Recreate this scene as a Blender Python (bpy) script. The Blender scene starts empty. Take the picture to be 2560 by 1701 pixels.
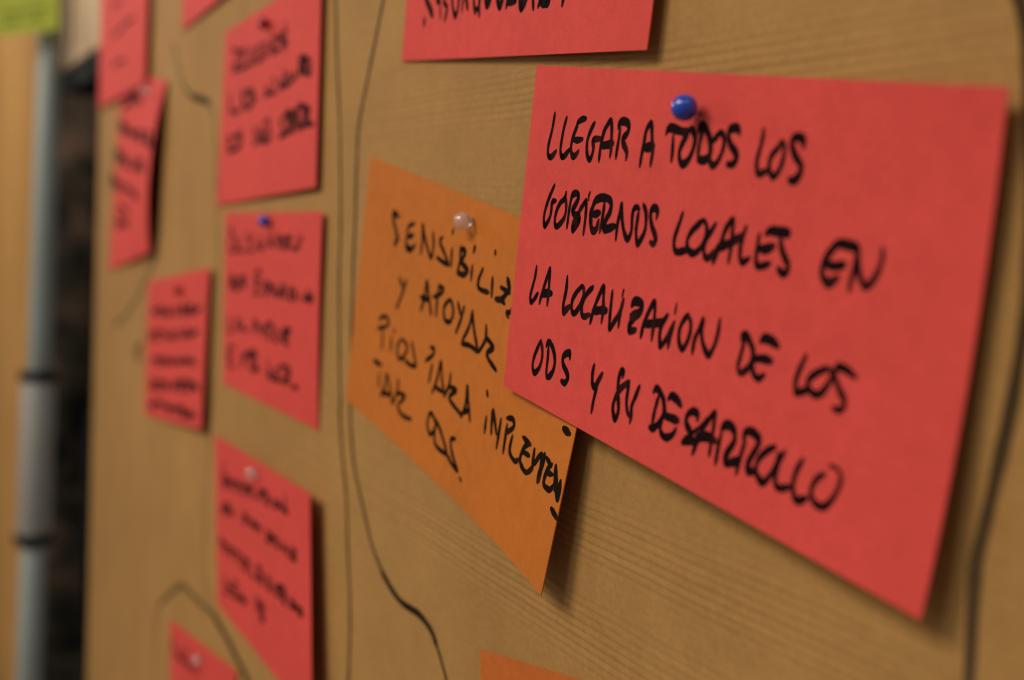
import bpy, bmesh, math, random
from mathutils import Vector, Matrix
random.seed(7)
MM = 0.001
# ------------------------------------------------------------------ camera
CAM=[234.897, -132.66, 25.804]
CAMR=[[0.486149, 0.871984, 0.05747], [-0.11116, -0.003525, 0.993796], [0.866777, -0.489521, 0.095216]]
LENS=39.6353

scene = bpy.context.scene
COL = scene.collection
cd = bpy.data.cameras.new('camera'); camera = bpy.data.objects.new('camera', cd); COL.objects.link(camera)
cd.sensor_width = 36.0; cd.lens = LENS; cd.clip_start = 0.01; cd.clip_end = 50
m = Matrix([(CAMR[0][i], CAMR[1][i], CAMR[2][i], CAM[i]*MM) for i in range(3)]+[(0, 0, 0, 1)])
camera.matrix_world = m
cd.dof.use_dof = True; cd.dof.focus_distance = 0.243; cd.dof.aperture_fstop = 8.3; cd.dof.aperture_blades = 0
scene.camera = camera
scene.render.engine = 'CYCLES'
scene.cycles.filter_width = 1.2
# ------------------------------------------------------------------ light: a dim room lit by soft lamps high on the left
w = bpy.data.worlds.new('World'); scene.world = w; w.use_nodes = True
w.node_tree.nodes['Background'].inputs[0].default_value = (1.0, 0.86, 0.70, 1)
w.node_tree.nodes['Background'].inputs[1].default_value = 0.13
def lamp(name, loc, target, power, size, color, kind='AREA'):
    l = bpy.data.lights.new(name, kind); o = bpy.data.objects.new(name, l); COL.objects.link(o)
    o.location = loc; l.energy = power; l.color = color
    if kind == 'AREA':
        l.shape = 'DISK'; l.size = size
        o.rotation_euler = (Vector(target) - Vector(loc)).to_track_quat('-Z', 'Y').to_euler()
    else: l.shadow_soft_size = size
    return o
lamp('ceiling_softbox', (-0.52, -1.92, 1.45), (0.0, 0, 0), 30.2, 1.05, (1.0, 0.89, 0.74))
PIN = Vector((.05, -.01, .055)); M3 = m.to_3x3()
def room_lamp(name, d, dist, power, size, color):
    p = PIN+(M3 @ Vector(d)).normalized()*dist; return lamp(name, p, PIN, power, size, color)
room_lamp('window_glow', (-.53, .62, .56), 2.2, 9, .6, (.93, .95, 1.0))
room_lamp('far_lamp', (-.62, .37, -.69), 1.6, 1.6, .16, (1, .9, .82))
room_lamp('far_lamp.001', (-.86, .24, -.44), 1.6, 1.6, .16, (1, .9, .82))
room_lamp('near_lamp', (.22, .61, .76), 1.3, 1.2, .16, (.75, 1, .98))
scene.view_settings.view_transform = 'Standard'; scene.view_settings.look = 'None'
scene.view_settings.exposure = 0; scene.view_settings.gamma = 1

# ------------------------------------------------------------------ data, millimetres on the board (X right, Z up), heights off the board
CARDS=[
{"key":"J","label":"red card cut off by the top, marker lettering above its empty lower half","col":"red","Q":[[-66.72,149.2],[58.68,138.28],[52.07,62.37],[-73.32,73.28]],"h":[0.8,2.2,3.2,0.7],"sag":0,"curl":0,"cp":[3,3],"z0":0,"nib":[1.3,1.8],"lines":[["scrawled capitals cut by the photo edge",[[1.7,-57.91,82.88,-58.03,81.78],[1.4,-58.94,90.93,-57.03,88.01,-54.7,85.66,-52.38,83.24],[1.0,-50.09,88.36,-49.88,86.75,-47.89,86.45],[0.7,-47.81,85.85,-47.04,81.81],[1.0,-45.65,87.68,-45.41,85.89,-43.27,84.02,-44.27,80.85],[1.0,-40.37,86.87,-39.82,84.49,-38.86,82.43,-37.54,81.19,-36.37,82.65,-35.91,86.0],[0.8,-33.79,81.9,-33.19,85.77],[1.0,-32.06,85.6,-30.86,83.17,-30.23,81.77],[1.0,-27.18,84.85,-26.61,82.18,-25.48,80.17],[1.0,-23.29,84.26,-23.79,81.77,-23.23,79.12],[1.0,-25.63,81.3,-24.1,80.9],[1.3,-20.72,83.68,-19.16,81.28,-17.16,82.96],[1.3,-14.12,82.68,-12.37,79.93,-10.7,81.98],[1.0,-8.79,79.24,-8.4,80.58,-7.81,81.89],[1.0,-8.35,80.22,-6.05,80.06,-4.19,80.13,-4.33,81.18],[1.5,-2.07,80.84,-0.97,78.11,1.28,80.16],[1.0,-0.69,78.75,1.38,79.46],[1.0,4.13,80.06,4.92,76.93],[1.0,6.99,77.04,7.89,77.99,9.93,78.02],[1.3,8.27,77.77,11.38,77.31,11.86,78.71],[1.0,18.5,77.86,17.98,75.86]]]],"soft":0},
{"key":"H","label":"orange card half covered by the big red card, lower right corner curling away","col":"orange","Q":[[-95.09,46.59],[42.49,22.06],[31.3,-52.49],[-107.08,-31.29]],"h":[0.3,1.0,1.2,0.3],"sag":0,"curl":5.6,"cp":[3.2,0.9],"z0":0,"nib":[1.4,1.45],"lines":[["SENSIBILIZ",[[1.3,-70.62,28.3,-74.38,29.46,-74.07,27.03,-71.55,23.46,-69.77,21.51],[2.2,-72.2,20.41,-71.58,21.24],[1.0,-58.99,26.55,-62.77,25.68,-63.9,22.89,-63.99,19.72,-60.92,18.86,-57.77,20.75],[1.3,-62.89,22.72,-59.53,23.22],[1.2,-63.05,20.16,-59.97,19.1],[1.0,-53.62,18.21,-52.91,22.08,-53.27,26.29,-50.87,22.15,-46.59,17.58,-45.4,20.83,-46.17,24.57],[1.0,-39.8,23.26,-41.39,22.1,-37.9,18.91,-34.92,16.05],[1.0,-34.92,16.05,-38.46,16.67,-42.84,17.76],[1.0,-33.69,20.55,-33.62,15.82],[1.1,-33.54,25.46,-33.9,24.47],[1.0,-28.54,21.12,-28.43,17.54,-29.61,14.24],[1.2,-28.08,20.78,-25.7,19.99,-27.16,17.25,-23.66,15.48,-25.48,14.13,-29.63,14.42],[1.0,-21.06,16.68,-21.29,12.97],[1.2,-20.24,21.62,-20.81,20.2],[1.0,-14.97,16.32,-17.02,13.25,-16.31,11.21,-10.87,10.58],[1.0,-9.49,14.42,-9.23,9.68],[1.3,-9.08,20.87,-8.97,20.2],[1.2,-1.77,14.74,-0.44,12.35,-1.81,10.92,-4.05,9.41,-7.31,9.32],[1.0,-4.92,12.36,0.04,11.23],[1.0,-4.05,9.41,-2.09,8.5],[1.0,2.15,8.43,1.39,6.89,-0.67,6.54,0.38,5.47]]],["Y APOYAR",[[1.0,-67.89,10.75,-64.81,8.15],[1.0,-62.58,10.29,-65.26,6.12,-68.79,1.73],[1.0,-51.53,2.45,-49.31,6.94,-48.44,10.83,-46.51,6.78,-44.28,1.96],[1.3,-52.05,6.27,-45.93,5.88],[1.0,-41.01,1.96,-41.02,6.46,-40.33,9.87],[1.0,-40.65,10.22,-37.46,9.52,-39.02,8.11,-43.78,6.92],[1.0,-33.47,7.06,-36.33,4.62,-35.45,1.55,-31.95,1.34,-30.47,4.03,-32.04,6.63,-34.04,6.83],[1.0,-28.09,6.77,-25.97,3.72],[1.0,-24.1,6.03,-25.75,2.3,-28.15,-1.26],[1.0,-19.13,5.22,-20.63,1.02,-24.12,-2.91],[1.0,-19.29,5.21,-17.87,1.3,-14.51,-4.62],[1.0,-24.41,-3.67,-19.48,-3.63,-14.51,-4.62],[1.0,-11.02,2.41,-10.81,-1.07,-14.11,-4.64],[1.0,-10.93,-0.4,-6.21,-2.6,-9.48,-4.36,-8.11,-5.56]]],["R leg",[[1.0,-6.11,-2.23,-9.38,-4.36,-7.84,-5.95,-3.53,-7.94]]],["PIOS PARA IMPLEMEN",[[1.0,-81.58,-2.69,-76.95,-1.4,-74.1,-2.99,-76.11,-4.55],[1.0,-82.42,-5.65,-75.67,-4.51],[1.0,-78.4,-6.38,-78.5,-11.55],[1.0,-71.4,-7.05,-71.62,-11.01],[1.2,-69.53,-4.78,-69.73,-5.47],[1.0,-64.29,-6.99,-66.77,-9.59,-65.4,-12.48,-62.23,-12.08,-59.49,-8.74,-63.34,-6.77],[1.0,-56.5,-6.77,-52.52,-13.38],[1.0,-52.52,-13.38,-56.53,-13.53,-60.75,-12.72],[1.0,-46.3,-10.97,-41.53,-8.7,-41.13,-7.1,-43.68,-6.88],[1.0,-41.78,-11.33,-43.32,-16.5],[1.0,-40.67,-18.97,-38.11,-14.97,-36.24,-10.09,-34.84,-14.5,-32.6,-18.75],[1.0,-39.04,-17.17,-33.35,-17.85],[1.0,-29.62,-12.25,-30.1,-15.33,-32.96,-18.81],[1.0,-29.79,-15.79,-25.46,-16.14,-29.56,-18.78,-21.34,-21.91],[1.0,-21.6,-22.44,-19.49,-19.14,-19.08,-14.19,-17.69,-18.36,-16.04,-22.55],[1.2,-20.9,-21.09,-16.76,-19.76],[1.2,-7.71,-13.67,-7.11,-14.61],[1.0,-6.89,-19.8,-7.23,-23.73],[1.0,-3.48,-23.49,-3.56,-17.68,-0.61,-22.96],[1.0,1.19,-18.95,0.08,-26.29],[1.0,4.63,-19.7,3.85,-26.68],[1.0,4.11,-18.21,7.38,-17.95,7.97,-19.77,4.33,-21.67],[1.0,7.91,-21.8,7.21,-25.54,10.15,-27.27,12.19,-26.53],[1.0,17.25,-21.86,14.47,-23.2,13.0,-26.58,16.45,-28.57,19.44,-26.88,19.15,-25.73],[1.0,13.45,-24.28,17.42,-24.57],[1.0,13.19,-21.03,17.49,-22.08],[1.0,19.53,-22.62,19.36,-26.55],[1.0,20.17,-25.95,23.23,-23.16,23.37,-29.1],[1.4,24.55,-22.89,22.74,-29.25],[1.0,28.54,-24.16,26.7,-25.82,25.7,-29.0,28.71,-29.77,30.59,-28.29],[1.0,26.13,-26.45,29.39,-26.27],[1.0,25.58,-23.31,28.39,-24.61],[1.2,30.34,-24.19,31.12,-29.21],[1.2,30.45,-24.58,32.84,-30.74,33.32,-26.84],[1.3,31.55,-15.68,34.7,-16.32],[1.2,30.7,-33.47,34.06,-34.81]]],["TAR ODS.",[[1.2,-84.52,-15.76,-78.33,-16.4],[1.0,-79.49,-19.15,-79.58,-23.21],[1.0,-77.87,-25.83,-74.62,-21.9,-73.57,-18.61,-70.93,-21.92,-68.56,-26.63],[1.2,-76.54,-24.48,-70.63,-24.25],[1.0,-64.85,-18.79,-65.12,-22.17,-68.13,-26.56],[1.0,-65.74,-22.82,-59.38,-22.94,-64.12,-26.47,-60.43,-28.62,-54.03,-28.72],[1.0,-41.5,-24.59,-42.64,-28.2,-40.22,-30.48,-37.1,-27.46,-39.8,-24.82,-42.09,-24.95],[1.0,-37.09,-25.91,-36.73,-32.32,-28.33,-33.82],[1.0,-37.09,-25.91,-32.84,-29.0,-28.35,-33.72],[1.0,-24.1,-28.61,-26.85,-29.48,-25.47,-32.63,-21.15,-36.62],[1.0,-21.15,-36.62,-24.97,-35.54,-28.33,-33.82],[1.1,-19.7,-37.98,-18.77,-38.47]]]],"soft":0},
{"key":"I","label":"large red card in sharp focus, blue ball pin, four lines ending in DESARROLLO","col":"red","Q":[[8.71,63.82],[134.61,48.45],[130.74,-24.69],[5.39,-10.25]],"h":[2.6,3.6,6.0,4.7],"sag":1.7,"curl":0,"cp":[3,3],"z0":0.4,"nib":[1.03,1.52],"lines":[["LLEGAR A",[[1.0,18.66,52.28,18.08,48.93,17.17,46.0,16.91,44.36,17.34,43.15,18.29,42.75,19.52,43.23,20.55,44.01],[1.0,23.83,51.08,23.0,48.97,22.43,45.93,22.32,44.17,22.87,42.91,23.75,42.66,25.04,43.35,26.15,44.18],[1.0,31.62,50.43,29.91,50.32,28.52,49.76,28.3,48.98,27.4,47.45,26.72,45.75,26.62,44.17,27.17,42.99,28.05,42.61,29.06,43.08,29.77,43.7],[1.0,27.33,46.23,28.99,46.02,30.98,46.15],[1.0,35.13,49.32,33.97,47.98,32.97,46.06,32.92,43.94,33.56,42.37,34.44,41.78,35.13,42.61,35.46,44.28,35.0,45.55,35.84,45.94,38.13,45.91],[1.0,37.95,41.48,38.15,44.18,38.83,47.05,39.96,48.64,41.11,49.47,41.68,47.87,41.92,45.54,42.07,43.76,41.9,42.19],[1.25,38.35,44.51,40.34,44.58,42.64,44.83],[1.0,44.06,41.86,44.27,43.68,44.61,46.1,44.73,47.71],[1.15,44.1,47.88,44.15,48.69,45.47,49.08,47.19,48.65,47.76,47.69,47.28,46.51,46.1,45.76,46.17,44.82,47.25,43.57,47.82,42.62,47.69,41.49],[1.0,52.63,40.04,52.81,41.8,53.33,44.4,53.75,46.86,55.11,48.15,55.62,46.64,55.91,44.95,56.38,43.51,56.34,41.96,56.08,40.02],[1.3,53.12,43.5,54.56,43.57,56.64,43.69]]],["TODOS LOS",[[1.2,60.28,45.95,60.62,46.73,61.91,46.93,63.96,46.37,65.94,45.94,67.19,46.14],[1.0,62.5,45.45,62.59,43.72,62.66,42.0,62.57,40.74],[1.1,67.19,46.14,67.78,46.44,68.85,45.42,69.15,43.99,68.57,42.2,67.52,40.67,66.13,40.05,65.18,40.73,64.78,42.32,65.4,43.75,66.3,44.88,67.01,45.89],[1.0,71.16,45.82,70.67,44.18,70.4,42.4,70.45,40.85],[1.25,70.12,46.0,70.23,46.7,71.03,46.85,72.13,46.15,73.11,44.84,73.68,43.3,73.74,41.65,72.85,40.79,71.66,40.63,70.45,40.85],[1.0,73.77,43.67,75.13,44.62,76.11,45.33,76.95,44.92,77.35,44.03,77.32,42.78,76.74,41.31,75.75,39.95,74.6,39.67,73.89,40.51,73.69,42.03,73.92,43.29],[1.15,81.31,44.96,81.13,45.7,79.96,46.0,78.76,45.76,78.43,44.6,79.09,43.21,80.48,41.93,81.16,41.05,80.72,40.08,79.83,39.67,78.68,39.76],[1.0,87.45,45.26,87.34,43.96,86.86,42.08,86.39,40.42,86.44,38.98,86.83,38.01,87.89,38.05,89.4,38.56],[1.0,92.23,43.23,91.22,42.04,89.89,40.91,89.44,39.62,89.79,38.2,90.58,37.42,91.54,37.93,92.39,39.32,92.86,41.05,92.78,42.45,92.19,43.17],[1.15,97.18,42.17,97.14,43.19,95.86,43.7,94.81,43.58,94.52,42.5,95.37,40.86,96.68,39.45,97.15,38.53,96.6,37.39,95.54,36.72,94.45,36.84]]],["GOBIERNOS",[[1.0,21.12,36.55,19.77,34.63,18.51,32.42,17.77,30.32,17.77,28.65,18.36,27.62,19.45,28.41,20.33,29.67,20.61,31.19,20.6,32.57,21.24,33.05,22.29,33.12],[1.0,26.18,34.89,25.86,33.68,24.2,32.72,23.01,31.22,22.48,29.57,22.58,28.2,23.35,27.53,24.58,28.04,26.19,29.36,26.74,30.99,26.53,32.74,25.8,34.08],[1.0,27.74,27.43,27.91,29.79,28.14,31.81,28.38,33.42],[1.1,28.38,33.15,28.81,34.35,30.12,34.82,31.18,34.42,31.21,33.43,30.29,32.23,29.4,31.22,30.09,30.36,31.77,29.99,32.37,29.33,31.91,28.4,31.05,27.58,30.15,26.96,29.93,27.95,30.97,29.57,32.46,31.05],[1.0,31.79,30.65,33.05,31.98,34.38,33.11,34.65,31.87,34.71,29.25,34.46,26.28],[0.7,35.67,34.98,35.31,34.22,35.37,33.37],[1.2,39.92,33.71,38.33,33.45,37.51,32.67,37.08,31.63,36.61,30.58,36.86,29.03,37.33,27.6,38.07,26.97,39.18,27.39,39.77,29.08],[1.15,36.67,30.52,38.1,30.47,40.04,30.76],[1.0,41.42,32.95,41.18,30.13,40.55,26.85],[1.2,38.11,33.32,39.9,33.84,42.57,33.65,43.76,32.83,43.75,31.19,42.63,29.65,41.9,28.23,42.18,27.47,44.29,27.78,46.01,28.2],[1.0,46.61,25.51,46.67,28.21,47.16,30.73,47.55,32.42,47.86,30.74,48.64,28.26,49.68,26.42,50.66,25.71,51.39,26.48,51.73,27.72,51.56,30.18,51.86,31.65,52.96,32.03,53.75,31.67],[1.0,53.59,31.31,53.37,29.35,53.29,27.15,54.06,24.91,55.07,25.74,56.14,27.47,56.26,29.65,55.86,31.33,54.86,32.53],[1.1,59.49,30.01,59.7,31.26,58.8,31.97,57.75,31.6,57.59,30.28,58.26,28.49,59.47,26.85,59.92,25.9,59.24,25.1,58.1,25.36]]],["LOCALES EN",[[1.0,67.45,31.13,66.59,28.9,65.72,26.66,65.67,24.98,66.59,23.9,68.77,24.18,69.93,24.32],[1.0,73.55,29.87,71.86,28.84,70.06,27.34,69.43,25.68,70.23,24.25,71.73,23.86,73.31,24.74,74.48,26.4,74.72,28.2,74.16,29.52,73.4,29.96],[1.0,77.1,29.32,75.93,27.87,74.75,26.41,74.41,24.96,74.92,23.37,76.18,23.34,77.75,24.74],[1.0,77.27,22.42,78.1,24.23,79.11,26.56,79.91,28.51,81.53,30.11,81.72,27.86,81.69,25.26,81.4,22.72],[1.2,77.97,25.11,80.3,25.73,82.79,26.69,83.98,27.41],[1.0,85.17,28.99,84.52,27.26,84.15,25.36,84.34,23.48,85.13,22.91,86.67,23.68],[1.0,88.58,27.81,88.38,25.7,88.32,23.5,89.09,22.44,91.8,23.01],[1.2,88.53,25.54,90.27,25.36,92.35,25.94],[1.2,90.16,27.94,91.05,28.47,93.21,28.36,95.78,28.35],[1.2,94.43,27.99,95.6,27.94],[1.1,93.7,27.88,93.97,26.25,94.91,24.49,96.16,22.92,95.85,21.84,94.84,21.61,93.8,22.29],[1.15,110.79,26.44,108.74,26.74,106.57,26.89,105.06,25.59,104.0,23.97,103.68,22.38,104.39,21.09,105.59,20.78,107.14,21.66],[1.15,104.36,23.68,106.08,23.38,108.31,23.73],[1.0,109.63,19.9,109.98,21.84,110.4,24.0,110.61,26.28,110.86,24.32,111.52,22.24,112.7,20.73,113.97,21.49,115.07,23.35,115.51,25.16,115.35,26.48]]],["LA LOCALIZACION",[[1.0,16.3,18.3,15.92,15.75,14.82,12.63,14.61,10.98,15.29,10.32,16.5,11.13,17.88,12.45],[1.0,18.9,10.42,19.65,12.58,20.77,15.26,22.16,18.09,22.35,15.56,22.43,12.79,22.3,10.3],[1.3,19.66,12.48,21.57,12.83,23.87,12.9],[1.1,29.64,16.85,29.65,14.11,29.04,11.16,29.35,9.34,30.35,9.92,31.84,10.82],[1.0,35.87,15.42,33.99,14.05,32.51,12.22,32.5,10.11,33.68,9.45,35.38,10.93,36.57,13.3,36.49,14.8,35.8,15.41],[1.0,39.98,15.42,38.15,14.17,36.72,12.37,36.34,10.44,37.26,9.11,39.57,9.7],[1.0,40.03,7.97,40.8,10.47,42.03,13.17,43.81,15.79,44.12,13.52,44.41,10.79,44.18,8.56],[1.3,41.13,10.5,43.39,10.97,45.66,11.08],[1.0,47.09,15.11,47.02,12.66,47.01,9.75,47.27,7.59,48.58,8.99,50.15,10.94,51.25,13.73],[1.0,51.25,13.73,50.55,11.34,50.28,8.26],[0.7,50.93,15.66,50.64,14.21],[1.3,54.2,12.9,54.9,13.76,57.32,13.52,57.13,11.93,55.37,10.89,54.09,10.42],[1.2,56.22,11.15,54.62,9.94,53.98,8.64,54.35,7.88,56.25,8.25],[1.1,54.0,10.94,56.74,11.63],[1.0,58.02,7.04,58.57,9.45,59.64,11.81,61.34,14.11,61.76,12.0,61.75,9.43,61.59,6.91],[1.2,58.83,9.65,61.09,9.96,63.58,10.38,64.91,10.76],[1.0,65.81,12.03,64.66,10.57,63.97,8.8,64.17,6.78,64.57,6.05,66.0,7.49,67.1,9.13,68.03,10.9],[1.0,68.03,10.9,67.21,8.47,66.8,5.98],[0.7,68.16,14.34,67.9,12.56],[1.0,71.86,12.68,70.5,11.31,69.72,9.57,69.91,7.59,71.06,6.23,72.17,7.52,72.88,9.57,72.72,11.36,71.74,12.58],[1.0,74.05,5.85,74.35,8.42,75.32,10.32,76.11,12.02,76.04,10.23,76.7,8.04,78.51,6.07,79.74,7.58,80.47,9.9,80.69,12.62]]],["DE LOS",[[1.0,87.55,9.62,87.1,7.63,86.59,5.32,86.76,4.3],[1.1,87.03,9.71,86.87,10.44,87.95,10.56,89.25,9.22,89.98,7.98,89.92,6.35,89.05,5.05,87.45,4.09,86.69,4.44],[1.2,91.48,9.99,92.23,10.59,94.13,10.37,95.84,9.63],[1.1,90.27,6.84,92.35,7.18,94.66,7.03],[1.0,90.06,8.14,90.07,6.08,90.67,4.39,91.95,3.76,93.29,4.6],[1.0,102.2,8.91,101.27,6.83,100.61,4.92,100.69,3.24,101.15,2.81,103.52,3.59],[1.0,107.07,7.54,104.93,6.5,103.43,5.32,103.46,3.93,105.11,3.07,106.5,3.7,107.69,5.38,108.15,6.8,107.17,7.49],[0.95,112.92,6.93,111.06,7.74,109.43,8.06,108.63,7.41,109.06,5.85,110.2,4.26,111.27,3.09,111.1,1.99,110.13,1.42,109.11,1.66]]],["ODS Y SU",[[1.0,20.98,2.14,19.73,0.35,18.49,-2.01,18.28,-4.07,19.33,-5.22,21.02,-4.07,21.95,-2.12,21.94,0.06,20.99,2.05],[1.0,24.39,1.26,24.5,-1.44,24.4,-3.98,24.66,-5.48],[1.1,23.5,1.34,23.9,2.11,25.13,2.07,26.66,0.63,27.56,-1.41,27.24,-3.6,25.99,-5.03,24.66,-5.48],[1.1,33.54,-0.2,33.28,0.9,31.69,0.53,30.69,-0.48,31.09,-1.84,32.66,-3.21,33.45,-4.33,32.41,-5.63,30.86,-5.41],[1.1,43.02,-0.44,42.7,-2.18,42.98,-4.17,44.06,-4.77,45.04,-3.37,46.31,-1.68],[1.0,44.88,-4.23,44.12,-6.88,43.6,-10.01],[1.05,53.4,-1.43,53.55,-0.35,52.71,-0.39,52.17,-1.85,52.16,-3.81,52.69,-6.02,53.08,-8.25,52.25,-10.03,51.15,-8.24,51.43,-6.22,53.02,-3.85,55.78,-1.98],[1.0,55.77,-1.9,55.57,-3.95,55.54,-6.22,56.28,-8.04,56.99,-8.56],[1.0,59.27,-2.43,58.38,-4.32,57.4,-6.56,57.52,-8.47,57.29,-9.8]]],["DESARROLLO",[[1.0,65.59,-3.36,64.96,-5.63,64.58,-7.88,64.57,-8.98],[1.1,63.93,-2.68,64.58,-1.96,65.95,-2.52,67.28,-4.02,67.67,-6.27,66.47,-8.33,64.88,-9.55,63.71,-9.53]]],["DESARROLLO",[[1.2,68.59,-3.39,69.33,-2.65,71.11,-3.08,72.54,-3.99],[1.2,68.0,-6.62,70.04,-6.71,72.21,-6.86],[1.0,68.13,-5.7,67.18,-7.83,67.33,-9.79,69.0,-10.55,70.88,-9.75,71.78,-8.44],[1.1,77.51,-5.68,77.41,-4.66,75.81,-4.5,74.61,-5.48,74.53,-6.89,75.93,-8.21,76.99,-9.56],[1.3,73.99,-10.49,75.39,-9.78,77.29,-9.68],[0.7,75.99,-8.54,77.7,-7.53,79.53,-5.84],[1.0,77.23,-12.03,77.9,-10.08,78.86,-8.01,79.96,-5.25],[0.95,79.23,-7.09,80.49,-5.33,82.02,-3.71,82.09,-5.55,82.04,-8.1,81.84,-11.27],[1.3,77.69,-8.92,80.49,-8.22,83.15,-8.56],[1.0,83.74,-12.4,83.92,-9.92,84.3,-7.17],[1.2,84.34,-6.66,84.44,-5.81,85.82,-5.14,87.42,-5.76,87.93,-7.48,86.84,-9.34,86.03,-10.67,86.52,-11.65,88.64,-11.04,89.97,-10.36],[1.0,89.35,-12.86,89.88,-9.89,90.55,-6.98],[1.2,90.0,-6.6,90.21,-5.74,91.66,-5.23,93.69,-6.06,93.69,-7.35,92.62,-9.17,91.92,-10.77,92.17,-11.85,93.79,-11.66],[1.0,97.89,-6.69,96.05,-7.68,94.31,-9.47,93.96,-11.31,94.89,-12.55,96.13,-12.99,97.44,-11.51,98.61,-9.37,98.73,-7.62],[1.0,100.06,-7.04,99.17,-8.78,98.68,-10.93,99.03,-12.74,100.19,-13.02,102.45,-12.27],[1.0,104.3,-7.42,103.21,-9.49,102.85,-11.57,103.32,-13.46,104.3,-14.08,106.24,-13.24],[0.95,109.17,-8.81,107.82,-9.7,106.92,-11.41,107.23,-13.0,108.61,-13.8,110.18,-13.57,111.63,-11.82,112.53,-9.4,112.25,-7.85],[0.5,112.3,-8.13,111.58,-7.4,109.77,-7.19]]]],"soft":0},
{"key":"B","label":"red card with dark red pin and three upward sloping lines of writing","col":"red","Q":[[-270.61,105.97],[-141.93,110.08],[-138.55,37.26],[-275.15,30.04]],"h":[0.4,2.2,2.4,0.8],"sag":0,"curl":0,"cp":[3,3],"z0":0,"nib":[1.7,1.7],"lines":[["blurred top line",[[1.0,-256.8,96.65,-240.09,93.03,-253.09,87.84,-232.55,87.01],[1.0,-239.28,87.68,-221.91,87.38],[1.0,-221.82,93.87,-217.81,87.81,-209.69,87.8],[1.0,-208.6,94.02,-205.78,88.21],[1.0,-198.7,92.86,-196.18,88.53,-187.01,89.38],[1.3,-190.57,95.09,-181.6,89.29],[1.0,-181.04,98.07,-178.0,88.88],[0.9,-256.37,95.4,-248.16,95.27,-255.17,87.56,-246.99,87.55],[0.9,-243.24,94.49,-235.4,94.38,-242.19,87.55,-234.39,87.6],[0.9,-229.82,87.61,-226.87,93.82,-222.36,87.59],[0.9,-229.1,90.06,-223.56,90.05],[0.9,-211.81,94.12,-217.73,92.9,-211.95,89.53,-217.99,87.6],[0.9,-205.63,94.0,-208.96,91.03,-205.78,88.16,-201.63,90.54,-205.63,94.0],[0.9,-196.91,88.29,-197.74,94.15,-191.38,93.01,-196.38,91.24,-190.0,88.45],[0.9,-180.13,95.31,-185.65,93.91,-180.18,90.59,-185.8,88.51]]],["blurred middle line",[[1.0,-257.52,77.96,-253.98,70.42,-238.89,70.03],[1.4,-231.16,77.63,-237.33,74.62,-230.04,70.02,-220.83,72.81,-231.16,77.63],[1.0,-220.19,75.6,-217.5,71.43],[1.0,-205.54,72.79,-194.13,74.07],[1.0,-194.91,79.53,-190.65,75.93],[1.0,-186.76,74.54,-177.81,74.85],[1.0,-180.49,81.35,-177.81,74.85,-169.4,76.69],[1.3,-161.15,77.45,-161.91,83.05,-152.06,81.52,-158.12,79.16,-149.73,75.9],[0.9,-258.27,78.14,-257.04,70.13,-246.46,70.29],[0.9,-239.76,78.86,-238.5,70.41],[0.9,-224.36,78.16,-228.07,74.33,-224.31,70.61,-219.49,73.68,-224.36,78.16],[0.8,-199.22,76.33,-204.12,75.26,-199.63,73.75,-204.49,72.32],[0.8,-195.83,76.7,-195.31,73.03,-189.2,73.52],[0.8,-186.46,73.72,-184.32,77.93,-181.09,74.13],[0.8,-185.96,75.38,-182.02,75.68],[0.8,-178.43,78.02,-173.25,78.43,-177.93,74.39,-172.74,74.78],[0.8,-169.69,75.03,-167.69,78.98,-164.68,75.4],[0.8,-169.22,76.57,-165.55,76.85],[0.8,-161.86,76.61,-162.6,82.06,-158.06,81.1,-161.57,79.35,-156.83,76.75],[0.8,-153.8,76.87,-154.2,82.18,-148.94,77.0,-149.34,82.26]]],["blurred bottom line",[[1.3,-256.09,52.87,-241.22,55.34,-237.2,58.73,-248.84,59.86],[1.0,-217.1,54.4,-207.55,59.05,-203.07,55.51],[1.3,-198.21,62.42,-195.42,56.28,-207.15,56.24],[1.3,-183.29,56.27,-168.64,58.69,-176.36,64.31,-169.42,64.39,-168.71,59.21],[1.3,-160.19,58.25,-165.93,63.66,-156.35,66.05,-150.57,58.74],[1.0,-160.33,59.27,-142.81,58.8],[1.0,-153.18,66.33,-147.54,59.55],[0.9,-258.21,52.45,-259.28,59.49,-251.2,58.4,-257.54,56.04,-249.43,52.88],[0.9,-236.93,61.43,-243.92,59.57,-237.0,55.89,-244.11,53.18],[0.9,-217.67,54.02,-218.17,61.73,-208.74,54.75,-209.42,62.27],[0.9,-196.21,63.23,-204.69,62.67,-203.61,55.15,-195.16,55.83],[0.9,-204.15,58.94,-197.78,59.39],[1.0,-177.49,63.6,-182.98,61.82,-177.48,58.42,-183.05,55.83],[1.0,-172.48,56.55,-173.21,64.32,-166.19,56.97,-166.73,64.63],[1.0,-162.36,57.19,-163.03,64.54,-156.34,57.6,-156.83,64.83],[1.0,-152.67,57.86,-153.63,64.97,-148.27,63.82,-152.36,61.46,-146.9,58.24]]]],"soft":0},
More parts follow.
